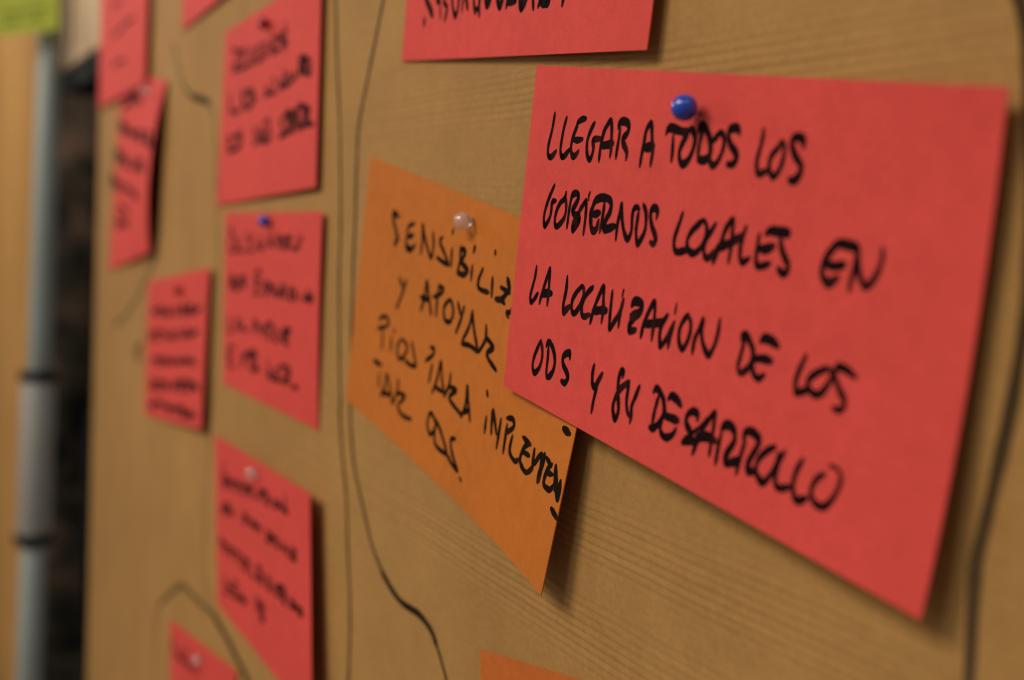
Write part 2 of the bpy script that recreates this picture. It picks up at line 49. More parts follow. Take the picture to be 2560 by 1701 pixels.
{"key":"A","label":"small red card with a blue ball pin in its upper half, level top edge","col":"red","Q":[[-261.4,27.02],[-131.81,28.9],[-131.35,-46.01],[-256.0,-47.9]],"h":[0.4,2.0,0.5,0.4],"sag":-0.6,"curl":0,"cp":[3,3],"z0":0,"nib":[1.9,1.7],"lines":[["blurred first line",[[1.0,-252.77,10.86,-251.42,20.81,-240.34,12.03,-238.5,17.26],[1.0,-226.8,19.51,-219.39,15.36,-215.37,19.82],[1.0,-210.39,15.07,-201.5,13.3,-204.21,18.32],[1.0,-193.23,14.52,-189.6,18.77],[1.0,-175.79,19.2,-171.46,14.81,-166.45,20.04],[1.0,-162.19,15.18,-156.83,15.68,-152.13,20.47],[0.8,-251.93,16.58,-251.2,10.6,-240.49,11.18],[0.8,-236.69,16.35,-236.12,11.43,-225.94,11.98],[0.8,-222.13,17.27,-221.56,12.16,-211.89,12.69],[0.8,-205.46,17.98,-204.91,13.04],[0.8,-194.99,13.56,-191.67,19.0,-187.24,14.0],[0.8,-194.19,15.73,-188.27,16.01],[0.8,-182.66,14.24,-183.18,18.8,-176.45,18.21,-181.93,16.58,-175.07,14.61],[0.8,-170.71,14.84,-171.23,19.34,-165.0,18.7,-170.21,17.12,-163.66,15.24],[0.8,-157.59,20.42,-156.99,15.56]]],["blurred second line",[[1.4,-248.16,-6.09,-246.45,0.62,-238.32,-5.37,-229.42,1.02,-224.35,-2.46],[1.1,-210.56,-3.97,-209.2,4.11,-202.64,3.89],[1.2,-195.65,-2.27,-193.86,0.84,-185.38,-2.11],[1.3,-179.27,-3.4,-171.93,1.16,-171.51,-3.37],[1.3,-165.83,-3.49,-162.5,0.69,-156.72,-2.76],[1.5,-147.88,-2.6,-144.6,-0.72,-139.41,-1.91,-138.82,0.79],[1.0,-249.17,-6.09,-249.23,-1.4,-240.07,-5.04,-239.87,-0.41],[1.0,-234.55,-4.39,-234.57,0.06,-225.88,-3.39,-225.66,1.0],[0.9,-211.94,0.74,-204.27,0.87,-211.38,-4.71,-203.73,-4.5],[0.9,-195.96,0.88,-199.49,-1.83,-196.5,-4.31,-192.11,-2.19,-195.96,0.88],[0.9,-187.62,-4.11,-184.45,0.76,-180.41,-3.9],[0.9,-186.79,-2.16,-181.58,-2.06],[0.9,-176.3,-3.8,-173.32,1.58,-169.58,-3.62],[0.9,-175.71,-1.69,-170.53,-1.53],[0.9,-162.72,1.07,-165.84,-1.23,-163.05,-3.43,-159.18,-1.57,-162.72,1.07],[0.9,-153.29,0.86,-152.93,-3.17],[0.9,-143.66,2.04,-143.21,-2.92]]],["blurred third line",[[1.0,-248.6,-23.39,-249.47,-16.15],[1.2,-231.74,-20.99,-226.02,-19.45],[1.2,-211.18,-20.13,-209.41,-15.61,-200.43,-19.0],[1.2,-198.22,-19.98,-192.37,-15.16,-184.19,-15.52],[1.0,-172.43,-15.48,-163.09,-14.51,-172.23,-18.34,-166.41,-20.54],[0.7,-250.28,-19.89,-249.76,-24.18,-241.18,-23.08],[0.7,-237.57,-22.64,-238.13,-17.66,-231.6,-17.95,-236.88,-20.09,-230.24,-21.74],[0.7,-226.25,-17.23,-225.83,-21.22,-217.89,-20.26],[0.9,-208.11,-15.36,-207.54,-21.41],[0.9,-197.07,-21.19,-196.84,-16.51,-188.81,-20.99,-188.77,-16.46],[0.9,-180.36,-16.13,-184.15,-18.52,-180.99,-20.88,-176.23,-18.89,-180.36,-16.13],[0.9,-171.49,-20.67,-171.8,-16.28,-165.33,-17.12,-170.69,-18.45,-164.18,-20.51]]],["blurred fourth line",[[1.0,-246.86,-37.87,-247.88,-29.32],[1.5,-225.42,-36.36,-223.59,-31.64,-208.2,-28.48,-214.34,-33.63],[1.2,-214.11,-36.12,-201.25,-34.38],[1.0,-191.27,-28.82,-188.79,-35.09],[1.0,-175.04,-34.92,-186.74,-35.7,-188.83,-34.5],[1.0,-173.13,-34.93,-163.93,-32.18,-164.09,-28.79,-175.36,-29.13],[1.2,-160.18,-35.05,-153.1,-34.55],[0.8,-237.68,-30.18,-248.43,-31.05,-247.51,-38.69,-236.84,-37.68],[0.8,-247.97,-34.87,-239.9,-34.19],[0.8,-227.63,-30.72,-227.0,-36.77],[0.8,-214.82,-35.65,-214.74,-29.41,-205.28,-34.74,-205.37,-28.63],[0.8,-191.56,-36.14,-188.36,-32.4,-184.54,-35.69],[0.8,-190.84,-34.66,-185.43,-34.32],[0.8,-173.72,-31.06,-180.66,-31.54,-180.42,-35.4,-173.51,-34.87],[0.8,-180.54,-33.47,-175.33,-33.09],[0.8,-169.74,-31.04,-163.26,-30.67,-169.56,-34.59,-163.12,-34.12]]]],"soft":0},
{"key":"C","label":"red card tilted clockwise with a clear pin, its right side standing well off the board","col":"red","Q":[[-266.57,-72.78],[-123.98,-66.36],[-109.73,-140.51],[-252.32,-146.93]],"h":[0.4,5.2,6.2,0.6],"sag":0,"curl":0,"cp":[3,3],"z0":0,"nib":[1.9,1.7],"lines":[["blurred first line",[[1.0,-247.61,-81.07,-248.1,-89.31,-230.03,-86.69],[1.1,-227.26,-85.35,-218.67,-84.81],[1.0,-213.32,-82.89,-202.39,-83.13,-197.48,-80.64],[1.2,-187.29,-80.28,-177.7,-78.68,-172.62,-80.69],[1.0,-165.97,-78.45,-154.62,-79.41],[1.0,-153.34,-73.56,-151.48,-78.63],[1.2,-154.57,-79.71,-148.2,-79.03],[0.9,-248.35,-87.44,-238.53,-86.29,-247.79,-91.62,-237.97,-90.39],[0.9,-228.47,-85.12,-232.59,-87.63,-228.79,-89.27,-223.54,-86.99,-228.47,-85.12],[0.9,-214.05,-83.69,-218.21,-86.11,-214.62,-87.58,-209.38,-85.38,-214.05,-83.69],[0.9,-204.09,-86.26,-204.65,-82.36,-197.24,-82.27,-203.32,-84.16,-195.77,-85.22],[0.9,-190.96,-84.6,-187.75,-80.58,-183.3,-83.67],[0.9,-190.17,-83.01,-184.49,-82.38],[0.9,-175.47,-79.12,-179.0,-81.32,-175.88,-82.77,-171.43,-80.78,-175.47,-79.12],[0.9,-160.39,-77.85,-166.33,-79.1,-160.96,-80.05,-166.87,-81.64],[0.9,-153.76,-76.49,-153.22,-79.99]]],["blurred second line",[[1.8,-246.39,-102.27,-240.53,-98.97,-231.22,-99.93],[1.0,-211.52,-95.67,-200.6,-95.63],[1.3,-195.4,-94.96,-182.73,-94.3],[1.2,-172.97,-94.28,-161.57,-92.46],[1.0,-152.62,-92.48,-146.04,-93.08],[1.0,-142.26,-90.19,-135.61,-93.09],[1.0,-247.97,-104.9,-247.79,-101.35,-240.27,-103.25,-240.13,-99.68],[1.0,-235.77,-102.25,-235.59,-99.0,-228.43,-100.6,-228.27,-97.4],[0.9,-204.82,-94.39,-211.81,-95.6,-205.5,-97.24,-212.45,-98.98],[0.9,-199.46,-97.99,-195.8,-93.98,-191.4,-97.4],[0.9,-198.62,-96.41,-192.65,-95.99],[0.9,-184.57,-93.66,-184.1,-96.84],[0.9,-175.32,-92.98,-168.26,-92.5,-174.85,-96.16,-167.79,-95.63],[0.9,-160.8,-91.49,-163.92,-93.54,-160.94,-95.12,-157.13,-93.43,-160.8,-91.49],[0.9,-152.75,-94.5,-152.75,-91.59,-146.32,-94.02,-146.33,-91.15],[0.9,-143.03,-90.59,-136.67,-90.18,-142.54,-93.78,-136.2,-93.26]]],["blurred third line",[[1.0,-251.13,-115.47,-238.22,-116.39,-229.23,-114.6],[1.0,-226.24,-114.48,-214.7,-113.34],[1.0,-211.87,-113.23,-198.25,-112.04],[1.2,-187.97,-110.37,-180.49,-109.48],[1.0,-173.06,-109.85,-165.93,-109.61],[1.5,-159.01,-109.37,-148.18,-107.22],[1.2,-141.5,-108.76,-125.07,-109.32],[0.9,-248.86,-120.41,-248.97,-117.06,-239.68,-119.6,-239.79,-116.38],[0.9,-234.42,-119.2,-230.66,-115.22,-225.7,-118.43],[0.9,-233.4,-117.6,-227.07,-117.17],[0.9,-220.71,-118.06,-220.56,-114.87,-212.43,-117.32,-212.3,-114.19],[0.9,-207.84,-113.88,-199.96,-113.23,-207.42,-116.89,-199.53,-116.26],[0.9,-195.44,-112.99,-195.03,-115.86,-186.51,-115.15],[0.9,-176.52,-111.23,-183.68,-111.76,-183.23,-114.87,-176.06,-114.3],[0.9,-183.45,-113.35,-178.0,-112.87],[0.9,-168.81,-110.95,-171.93,-112.56,-169.12,-113.69,-165.07,-112.22,-168.81,-110.95],[0.9,-158.08,-109.46,-161.23,-111.4,-158.49,-112.8,-154.66,-111.14,-158.08,-109.46],[0.9,-144.93,-108.65,-150.96,-109.09,-150.5,-112.11,-144.47,-111.63],[0.9,-150.74,-110.57,-146.19,-110.28],[0.9,-135.15,-107.91,-140.21,-108.89,-135.66,-110.0,-140.68,-111.3],[0.9,-128.74,-107.42,-131.5,-109.1,-129.09,-110.32,-125.73,-108.89,-128.74,-107.42]]],["blurred fourth line",[[1.0,-239.56,-130.09,-232.87,-133.19,-221.21,-129.53],[1.1,-218.01,-131.38,-201.3,-128.8],[1.0,-183.56,-123.04,-177.63,-129.03,-173.17,-125.55],[0.9,-239.42,-131.16,-238.69,-136.72,-228.34,-134.75],[0.9,-216.29,-126.84,-224.96,-128.32,-224.19,-134.0,-215.52,-132.43],[0.9,-224.58,-131.16,-217.9,-129.99],[0.9,-211.09,-126.91,-210.46,-131.5,-201.16,-129.8],[0.8,-186.01,-127.46,-186.31,-121.79,-180.65,-127.34,-181.2,-121.81],[0.8,-177.63,-127.31,-178.4,-122.02,-174.02,-123.14,-177.51,-124.7,-172.67,-127.27]]]],"soft":0},
{"key":"D","label":"small red card with five close lines and a red pin, beside the tall blurred strip","col":"red","Q":[[-419.24,-13.88],[-277.25,2.02],[-277.52,-72.45],[-420.45,-89.9]],"h":[0.4,2.6,4.0,0.4],"sag":0,"curl":0,"cp":[3,3],"z0":0,"nib":[2.6,2.2],"lines":[["blurred first line",[[1.0,-403.93,-29.6,-383.23,-25.99,-371.4,-27.25,-355.23,-24.11],[1.0,-324.26,-22.99,-310.5,-19.13,-300.9,-20.36,-288.17,-16.7],[0.8,-404.89,-31.49,-404.22,-27.7,-392.12,-30.19,-392.09,-26.64],[0.8,-373.59,-24.57,-383.78,-26.27,-374.84,-27.33,-385.03,-29.42],[0.8,-366.99,-23.32,-366.24,-27.58,-353.74,-26.32],[0.8,-344.0,-21.25,-348.82,-23.77,-344.28,-25.35,-338.42,-23.17,-344.0,-21.25],[0.8,-322.46,-19.63,-332.26,-20.57,-331.58,-24.08,-321.77,-23.08],[0.8,-331.91,-22.38,-324.53,-21.62],[0.8,-316.34,-18.58,-307.03,-17.69,-315.55,-22.51,-306.23,-21.56],[0.8,-297.99,-16.82,-297.18,-20.64]]],["blurred second line",[[1.0,-410.21,-43.07,-382.35,-38.34,-360.94,-38.6,-341.59,-34.45],[1.0,-327.17,-34.91,-305.35,-31.19,-293.1,-28.57],[0.8,-414.24,-40.12,-413.48,-45.23,-398.4,-43.57],[0.8,-393.54,-38.2,-392.77,-42.95,-378.54,-41.38],[0.8,-368.76,-35.85,-367.99,-40.21],[0.8,-353.58,-34.07,-352.76,-38.53,-340.14,-36.94],[0.8,-335.4,-36.42,-335.2,-32.57,-324.32,-35.2,-325.05,-31.51],[0.8,-318.02,-34.5,-318.96,-29.9,-308.39,-33.44,-308.47,-28.83],[0.8,-299.12,-28.06,-298.21,-32.32]]],["blurred third line",[[1.0,-402.18,-56.38,-378.07,-52.12,-366.14,-52.91,-344.49,-48.66],[1.0,-338.96,-49.39,-318.98,-45.73,-299.81,-44.31],[0.8,-402.47,-54.59,-401.86,-58.4],[0.8,-387.61,-53.21,-376.34,-51.79,-387.06,-56.46,-375.76,-55.1],[0.8,-358.67,-49.9,-368.11,-51.67,-359.96,-52.11,-369.4,-54.26],[0.8,-342.46,-47.96,-350.89,-49.59,-343.13,-50.04,-352.1,-51.99],[0.8,-335.65,-49.95,-335.75,-46.78,-325.99,-48.68,-326.11,-45.56],[0.8,-320.04,-47.9,-316.34,-44.01,-310.85,-46.69],[0.8,-319.34,-46.42,-312.56,-45.54],[0.8,-305.63,-46.11,-305.34,-42.94,-296.4,-44.9,-296.57,-41.93]]],["blurred fourth line",[[1.2,-400.09,-69.44,-375.87,-64.7,-358.25,-64.42],[1.2,-336.95,-59.6,-311.97,-55.42,-285.94,-54.68],[0.9,-404.78,-68.66,-391.56,-66.86,-404.17,-72.48,-390.93,-70.6],[0.9,-384.23,-65.8,-383.58,-69.62,-369.94,-67.67],[0.9,-359.26,-62.06,-364.56,-64.79,-359.66,-66.12,-352.7,-63.6,-359.26,-62.06],[0.9,-345.88,-64.15,-341.24,-59.78,-335.26,-62.66],[0.9,-345.08,-62.58,-336.6,-61.31],[0.9,-319.26,-56.58,-329.31,-57.94,-328.54,-61.75,-318.49,-60.33],[0.9,-328.93,-59.84,-321.35,-58.83],[0.9,-312.87,-55.87,-303.34,-54.58,-312.14,-59.37,-302.6,-58.03],[0.9,-297.01,-57.28,-292.7,-53.34,-287.49,-55.94],[0.9,-295.92,-55.77,-289.14,-54.75]]],["blurred fifth line",[[1.2,-404.76,-81.14,-373.94,-75.54,-350.59,-74.59,-314.22,-68.54],[1.0,-313.56,-71.64,-289.9,-68.1],[0.8,-401.68,-83.81,-402.3,-80.0,-390.08,-79.35,-400.68,-81.82,-388.34,-82.06],[0.8,-375.65,-76.17,-374.9,-80.39],[0.8,-359.09,-78.41,-354.21,-73.6,-347.32,-76.86],[0.8,-358.28,-76.55,-348.73,-75.41],[0.8,-336.1,-71.96,-335.41,-75.38],[0.8,-311.58,-69.06,-322.08,-70.28,-321.38,-73.63,-310.9,-72.25],[0.8,-321.73,-71.96,-313.72,-70.92],[0.8,-300.1,-67.34,-304.96,-69.74,-300.28,-70.93,-294.49,-68.78,-300.1,-67.34]]]],"soft":0},
{"key":"E","label":"narrow red card hanging slanted under the far left card, right side bulging off the board","col":"red","Q":[[-515.91,113.59],[-382.43,94.28],[-399.38,3.49],[-545.9,-14.36]],"h":[0.4,1.2,4.2,0.4],"sag":-4.5,"curl":0,"cp":[3,3],"z0":0,"nib":[3.4,2.8],"lines":[["blurred first line",[[1.4,-491.53,91.34,-477.41,94.17,-454.6,89.89],[1.0,-514.2,88.96,-483.55,89.47],[0.8,-505.34,95.93,-504.18,89.61,-487.93,88.87],[0.8,-481.05,88.52,-482.65,94.7,-470.5,92.74,-480.37,91.56,-466.72,87.76],[0.8,-458.56,87.3,-459.92,92.81,-444.73,86.56,-446.65,92.14]]],["blurred second line",[[1.4,-512.3,78.09,-478.79,72.36,-445.16,68.76],[1.0,-419.09,65.65,-390.49,60.79],[0.9,-516.41,73.98,-517.68,81.36,-499.39,77.64,-514.59,77.4,-495.58,71.49],[0.9,-477.3,75.38,-475.39,69.22],[0.9,-430.63,69.98,-448.58,70.93,-430.69,65.97,-448.85,66.21],[0.9,-396.45,66.41,-418.07,68.84,-413.65,62.53,-390.83,60.23],[0.9,-415.81,65.61,-399.0,63.86]]],["blurred third line",[[1.3,-534.25,62.67,-508.25,57.73,-482.16,55.62],[1.3,-455.46,53.55,-417.05,47.62],[0.8,-531.13,63.95,-513.32,61.95,-529.97,56.73,-511.91,55.0],[0.8,-502.18,60.75,-500.61,54.03,-478.5,52.01],[0.8,-471.07,58.5,-468.61,51.11,-446.72,49.31],[0.8,-437.46,48.59,-440.44,55.33,-421.29,52.41,-436.16,51.75,-416.71,46.89]]],["blurred fourth line",[[1.3,-539.9,44.68,-504.28,40.16],[1.0,-495.43,40.08,-467.86,37.24,-439.92,34.56],[0.8,-545.24,40.23,-546.32,48.15,-530.56,45.25,-543.23,44.02,-526.79,38.84],[0.8,-517.69,45.61,-516.13,38.08,-495.41,36.49],[0.8,-481.83,42.3,-479.92,35.36],[0.8,-459.1,41.11,-456.98,33.87,-435.78,32.45]]],["blurred fifth line",[[1.0,-514.83,27.97,-473.87,25.61],[1.0,-516.34,14.24,-494.62,18.08,-472.05,16.55],[0.7,-517.85,12.83,-520.0,22.85,-503.47,21.43,-516.24,17.95,-499.08,13.83],[0.7,-481.97,25.67,-489.61,19.77,-482.29,14.62,-471.68,19.41,-481.97,25.67]]]],"soft":0},
{"key":"F","label":"red card farthest left on the board, its lower corner overlapping a slanted red card","col":"red","Q":[[-591.16,169.98],[-428.92,173.21],[-427.4,97.02],[-589.65,93.79]],"h":[2,3.0,3.6,2.0],"sag":0,"curl":0,"cp":[3,3],"z0":0,"nib":[3.2,2.4],"lines":[["blurred line",[[1.0,-542.58,155.34,-511.25,154.79],[1.0,-539.61,135.82,-519.75,136.09,-501.04,137.68,-465.71,138.1]]],["blurred word",[[1.0,-536.61,116.33,-512.9,117.33,-490.08,115.64]]]],"soft":0},
{"key":"G","label":"corner of a red card poking in at the top, left of the three line card","col":"red","Q":[[-355.79,192.78],[-228.97,199.5],[-224.94,123.4],[-351.76,116.68]],"h":[0.6,2.0,2.6,1.0],"sag":0,"curl":0,"cp":[3,3],"z0":0,"nib":[1.4,1.4],"lines":[],"soft":0},
{"key":"M","label":"red card cut off by the bottom edge with a clear pin","col":"red","Q":[[-342.89,-184.16],[-217.39,-164.71],[-205.71,-240.01],[-331.21,-259.47]],"h":[0.4,1.2,1.2,0.4],"sag":0,"curl":0,"cp":[3,3],"z0":0,"nib":[1.3,1.3],"lines":[["blurred top line",[[1.3,-337.73,-195.64,-333.27,-190.6],[0.8,-335.53,-200.86,-335.33,-194.32,-325.21,-198.79,-325.52,-192.42],[0.8,-310.91,-189.4,-319.17,-192.28,-311.72,-194.26,-319.46,-197.68],[0.8,-296.09,-186.09,-305.48,-187.87,-304.6,-194.82,-295.23,-192.94],[0.8,-305.04,-191.35,-298.31,-190.06],[0.8,-290.0,-191.93,-286.4,-185.54,-281.48,-190.19],[0.8,-289.41,-189.56,-283.01,-188.32],[1.3,-327.35,-197.64,-308.44,-194.04,-290.47,-191.68],[1.0,-286.14,-191.11,-277.66,-190.0]]]],"soft":0},
{"key":"K","label":"orange card cut off by the bottom edge, below the curling orange card","col":"orange2","Q":[[-6.53,-79.15],[117.67,-52.63],[133.58,-127.15],[9.38,-153.67]],"h":[0.5,1.0,1.0,0.5],"sag":0,"curl":0,"cp":[3,3],"z0":0,"nib":[1,1],"lines":[],"soft":0}]
PINS=[
[[69.75,49.78,6.67],[69.81,48.97,3.17],2.4,"blue","glossy blue ball pin holding the large red card above the word TODOS"],
[[-23.07,27.76,3.32],[-23.07,27.76,0.72],2.35,"clear","clear ball pin on the orange card above SENSIBILIZ"],
[[-192.39,24.44,3.73],[-192.39,24.44,1.13],2.3,"blue","blurred blue ball pin on the small red card with the level top edge"],
[[-201.84,100.19,3.87],[-201.84,100.19,1.27],2.3,"red","dark red ball pin at the top of the three line red card"],
[[-192.26,-74.33,5.22],[-192.26,-74.33,2.62],2.3,"clear","clear ball pin on the clockwise tilted red card"],
[[-330.36,-12.24,4.28],[-330.36,-12.24,1.68],2.3,"red","red ball pin on the small red card with five close lines"],
[[-415.87,91.65,5.96],[-415.87,91.65,1.46],2.3,"clear","faint clear ball pin where two red cards overlap at the far left"],
[[-274.75,-180.7,3.36],[-274.75,-180.7,0.76],2.3,"clear","clear ball pin on the red card cut off by the bottom edge"]]
DRAWN=[
["long thin pencil grey line left of the pair",1.15,[-134.42,107.6,-132.67,99.49,-129.09,79.43,-124.41,59.43,-119.46,27.86,-118.39,6.8,-114.84,-19.43,-112.52,-32.42,-112.09,-39.02,-107.97,-51.59,-103.36,-62.53,-100.59,-76.42,-96.18,-95.03,-94.64,-107.8,-94.44,-121.21,-94.56,-129.18]],
["curving marker line passing behind the orange card",1.15,[-86.73,99.74,-90.9,93.34,-95.88,82.06,-102.34,67.45,-106.73,55.9,-107.13,42.04,-106.14,28.07,-106.19,14.01,-105.28,-5.24,-104.36,-24.6,-102.46,-37.34,-98.49,-49.63,-92.61,-58.06,-85.89,-66.05,-79.43,-73.21,-68.86,-79.49]],
["thicker wavy end of the curving marker line",1.8,[-71.47,-78.42,-63.44,-81.51,-55.6,-83.0,-43.9,-82.58,-35.72,-84.4,-32.33,-86.94]],
["thin end of the wavy line",1.0,[-34.07,-85.3,-29.8,-89.06,-24.94,-94.37,-22.8,-100.05]],
["broad dark marker line bowing at the right edge",1.4,[130.87,63.88,132.36,60.51,133.52,57.22,135.04,49.76,136.9,36.6,137.98,24.51,138.05,18.14,137.82,13.83,137.29,6.74,136.07,-2.82,134.95,-10.9,134.24,-17.32,134.94,-32.62,134.8,-36.09]],
["faint hooked line",1.8,[-374.37,112.72,-361.81,99.26,-347.4,88.63,-330.81,82.65]],
["dark hook of the faint line",2.8,[-330.79,82.45,-314.65,80.12,-297.77,77.43]],
["faint line beside the small cards",1.3,[-297.77,77.43,-286.54,68.2,-280.36,46.95,-275.82,21.83,-270.85,-6.7,-270.24,-39.22,-277.09,-75.31,-280.82,-115.73,-275.67,-144.8,-260.69,-154.38]],
["arched line at the lower left",2.4,[-368.85,-184.47,-346.3,-171.82,-329.28,-162.71,-312.63,-158.17,-297.94,-157.58,-277.21,-156.2,-260.69,-154.38]],
["thick end of the arched line",3.2,[-260.69,-154.38,-237.86,-157.24,-219.04,-160.75,-201.41,-164.05,-191.79,-168.64]],
["faint stem of the arched line",1.5,[-368.85,-184.47,-377.2,-198.44,-379.93,-217.54,-378.68,-235.33]],
["blurred curved tail line",2.4,[-391.95,49.3,-395.07,19.24,-403.0,1.53,-413.73,-5.0,-441.81,-20.27,-472.6,-34.43,-500.2,-43.17,-524.6,-48.64]],
["small blurred tick",3.5,[-437.73,-51.65,-448.76,-57.2,-441.17,-61.0]]]
MISC={"edge_top":[-599.04,168.08],"panel_edge":[-897.43,211.97],"b0":[-780.04,149.17],"k0":[-777.38,129.57],"pole_top":[-869.18,0.75,259.97],"y50":[-862.15,-0.54,189.35],"ring1":[-832.36,-9.02,-125.44],"ring2":[-818.59,-12.53,-268.86],"pole_bot":[-801.86,-17.47,-446.59],"strip_t":[-634.2,5.28,-122.94],"strip_b":[-619.03,1.45,-280.74],"g0":[-864.5,-60.5,165.02],"g1":[-830.78,1.61,177.37],"g2":[-836.31,1.44,226.87],"g3":[-870.19,-60.68,215.9],"w0":[-2727.28,-446.9,-1930.58],"w1":[-2009.74,840.12,-1845.76],"w2":[-2368.64,828.74,1362.87],"w3":[-3086.17,-458.27,1278.05],"focus":[26.87,-15.18,2.99]}

# ------------------------------------------------------------------ materials
def mat(name):
    mt = bpy.data.materials.new(name); mt.use_nodes = True
    nt = mt.node_tree; b = nt.nodes['Principled BSDF']; return mt, nt, b
def node(nt, t, **k):
    n = nt.nodes.new(t)
    for a, v in k.items(): setattr(n, a, v)
    return n
def noise(nt, vec, scale, detail=4, rough=.6):
    n = node(nt, 'ShaderNodeTexNoise'); n.inputs['Scale'].default_value = scale
    n.inputs['Detail'].default_value = detail; n.inputs['Roughness'].default_value = rough
    if vec: nt.links.new(vec, n.inputs['Vector'])
    return n
def mapping(nt, scale=(1, 1, 1), rot=(0, 0, 0)):
    tc = node(nt, 'ShaderNodeTexCoord'); mp = node(nt, 'ShaderNodeMapping')
    mp.inputs['Scale'].default_value = scale; mp.inputs['Rotation'].default_value = rot
    nt.links.new(tc.outputs['Object'], mp.inputs['Vector']); return mp.outputs['Vector']
def ramp(nt, fac, stops):
    r = node(nt, 'ShaderNodeValToRGB'); e = r.color_ramp.elements
    while len(e) < len(stops): e.new(.5)
    for i, (p, c) in enumerate(stops): e[i].position = p; e[i].color = (*c, 1)
    nt.links.new(fac, r.inputs['Fac']); return r.outputs['Color']
def mix(nt, a, b, fac, mode='MIX'):
    n = node(nt, 'ShaderNodeMix', data_type='RGBA', blend_type=mode)
    if isinstance(fac, float): n.inputs[0].default_value = fac
    else: nt.links.new(fac, n.inputs[0])
    for s, v in ((6, a), (7, b)):
        if isinstance(v, tuple): n.inputs[s].default_value = (*v, 1)
        else: nt.links.new(v, n.inputs[s])
    return n.outputs[2]
def bump(nt, b, h, strength, dist):
    n = node(nt, 'ShaderNodeBump'); n.inputs['Strength'].default_value = strength; n.inputs['Distance'].default_value = dist
    nt.links.new(h, n.inputs['Height']); nt.links.new(n.outputs[0], b.inputs['Normal']); return n
def math_(nt, op, a, b=None, c=None):
    n = node(nt, 'ShaderNodeMath', operation=op)
    for i, v in enumerate((a, b, c)):
        if v is None: continue
        if isinstance(v, (int, float)): n.inputs[i].default_value = v
        else: nt.links.new(v, n.inputs[i])
    return n.outputs[0]

def card_material(name, col, k=.06):
    mt, nt, b = mat(name)
    v = mapping(nt)
    big = noise(nt, v, 22, 3); fine = noise(nt, v, 1500, 3, .7); mid = noise(nt, v, 260, 3)
    c1 = tuple(x*(1-k) for x in col); c2 = tuple(min(1, x*(1+k)) for x in col)
    base = ramp(nt, big.outputs['Fac'], [(.3, c1), (.7, c2)])
    sp = ramp(nt, mid.outputs['Fac'], [(.3, (.95, .94, .94)), (.7, (1.05, 1.06, 1.06))])
    sp2 = ramp(nt, fine.outputs['Fac'], [(.3, (.94, .92, .92)), (.7, (1.06, 1.08, 1.08))])
    c = mix(nt, base, sp, 1.0, 'MULTIPLY'); c = mix(nt, c, sp2, 1.0, 'MULTIPLY')
    nt.links.new(c, b.inputs['Base Color'])
    b.inputs['Roughness'].default_value = .78; b.inputs['Specular IOR Level'].default_value = .25
    bump(nt, b, fine.outputs['Fac'], .25, .00006)
    return mt
RED = (0.74, 0.073, 0.058)
M = {}
M['red'] = card_material('red_card_paper', RED)
M['orange'] = card_material('orange_card_paper', (0.585, 0.163, 0.017))
M['orange2'] = card_material('deep_orange_card_paper', (0.585, 0.145, 0.024))
M['green'] = card_material('lime_card_paper', (0.45, 0.50, 0.065), .15)

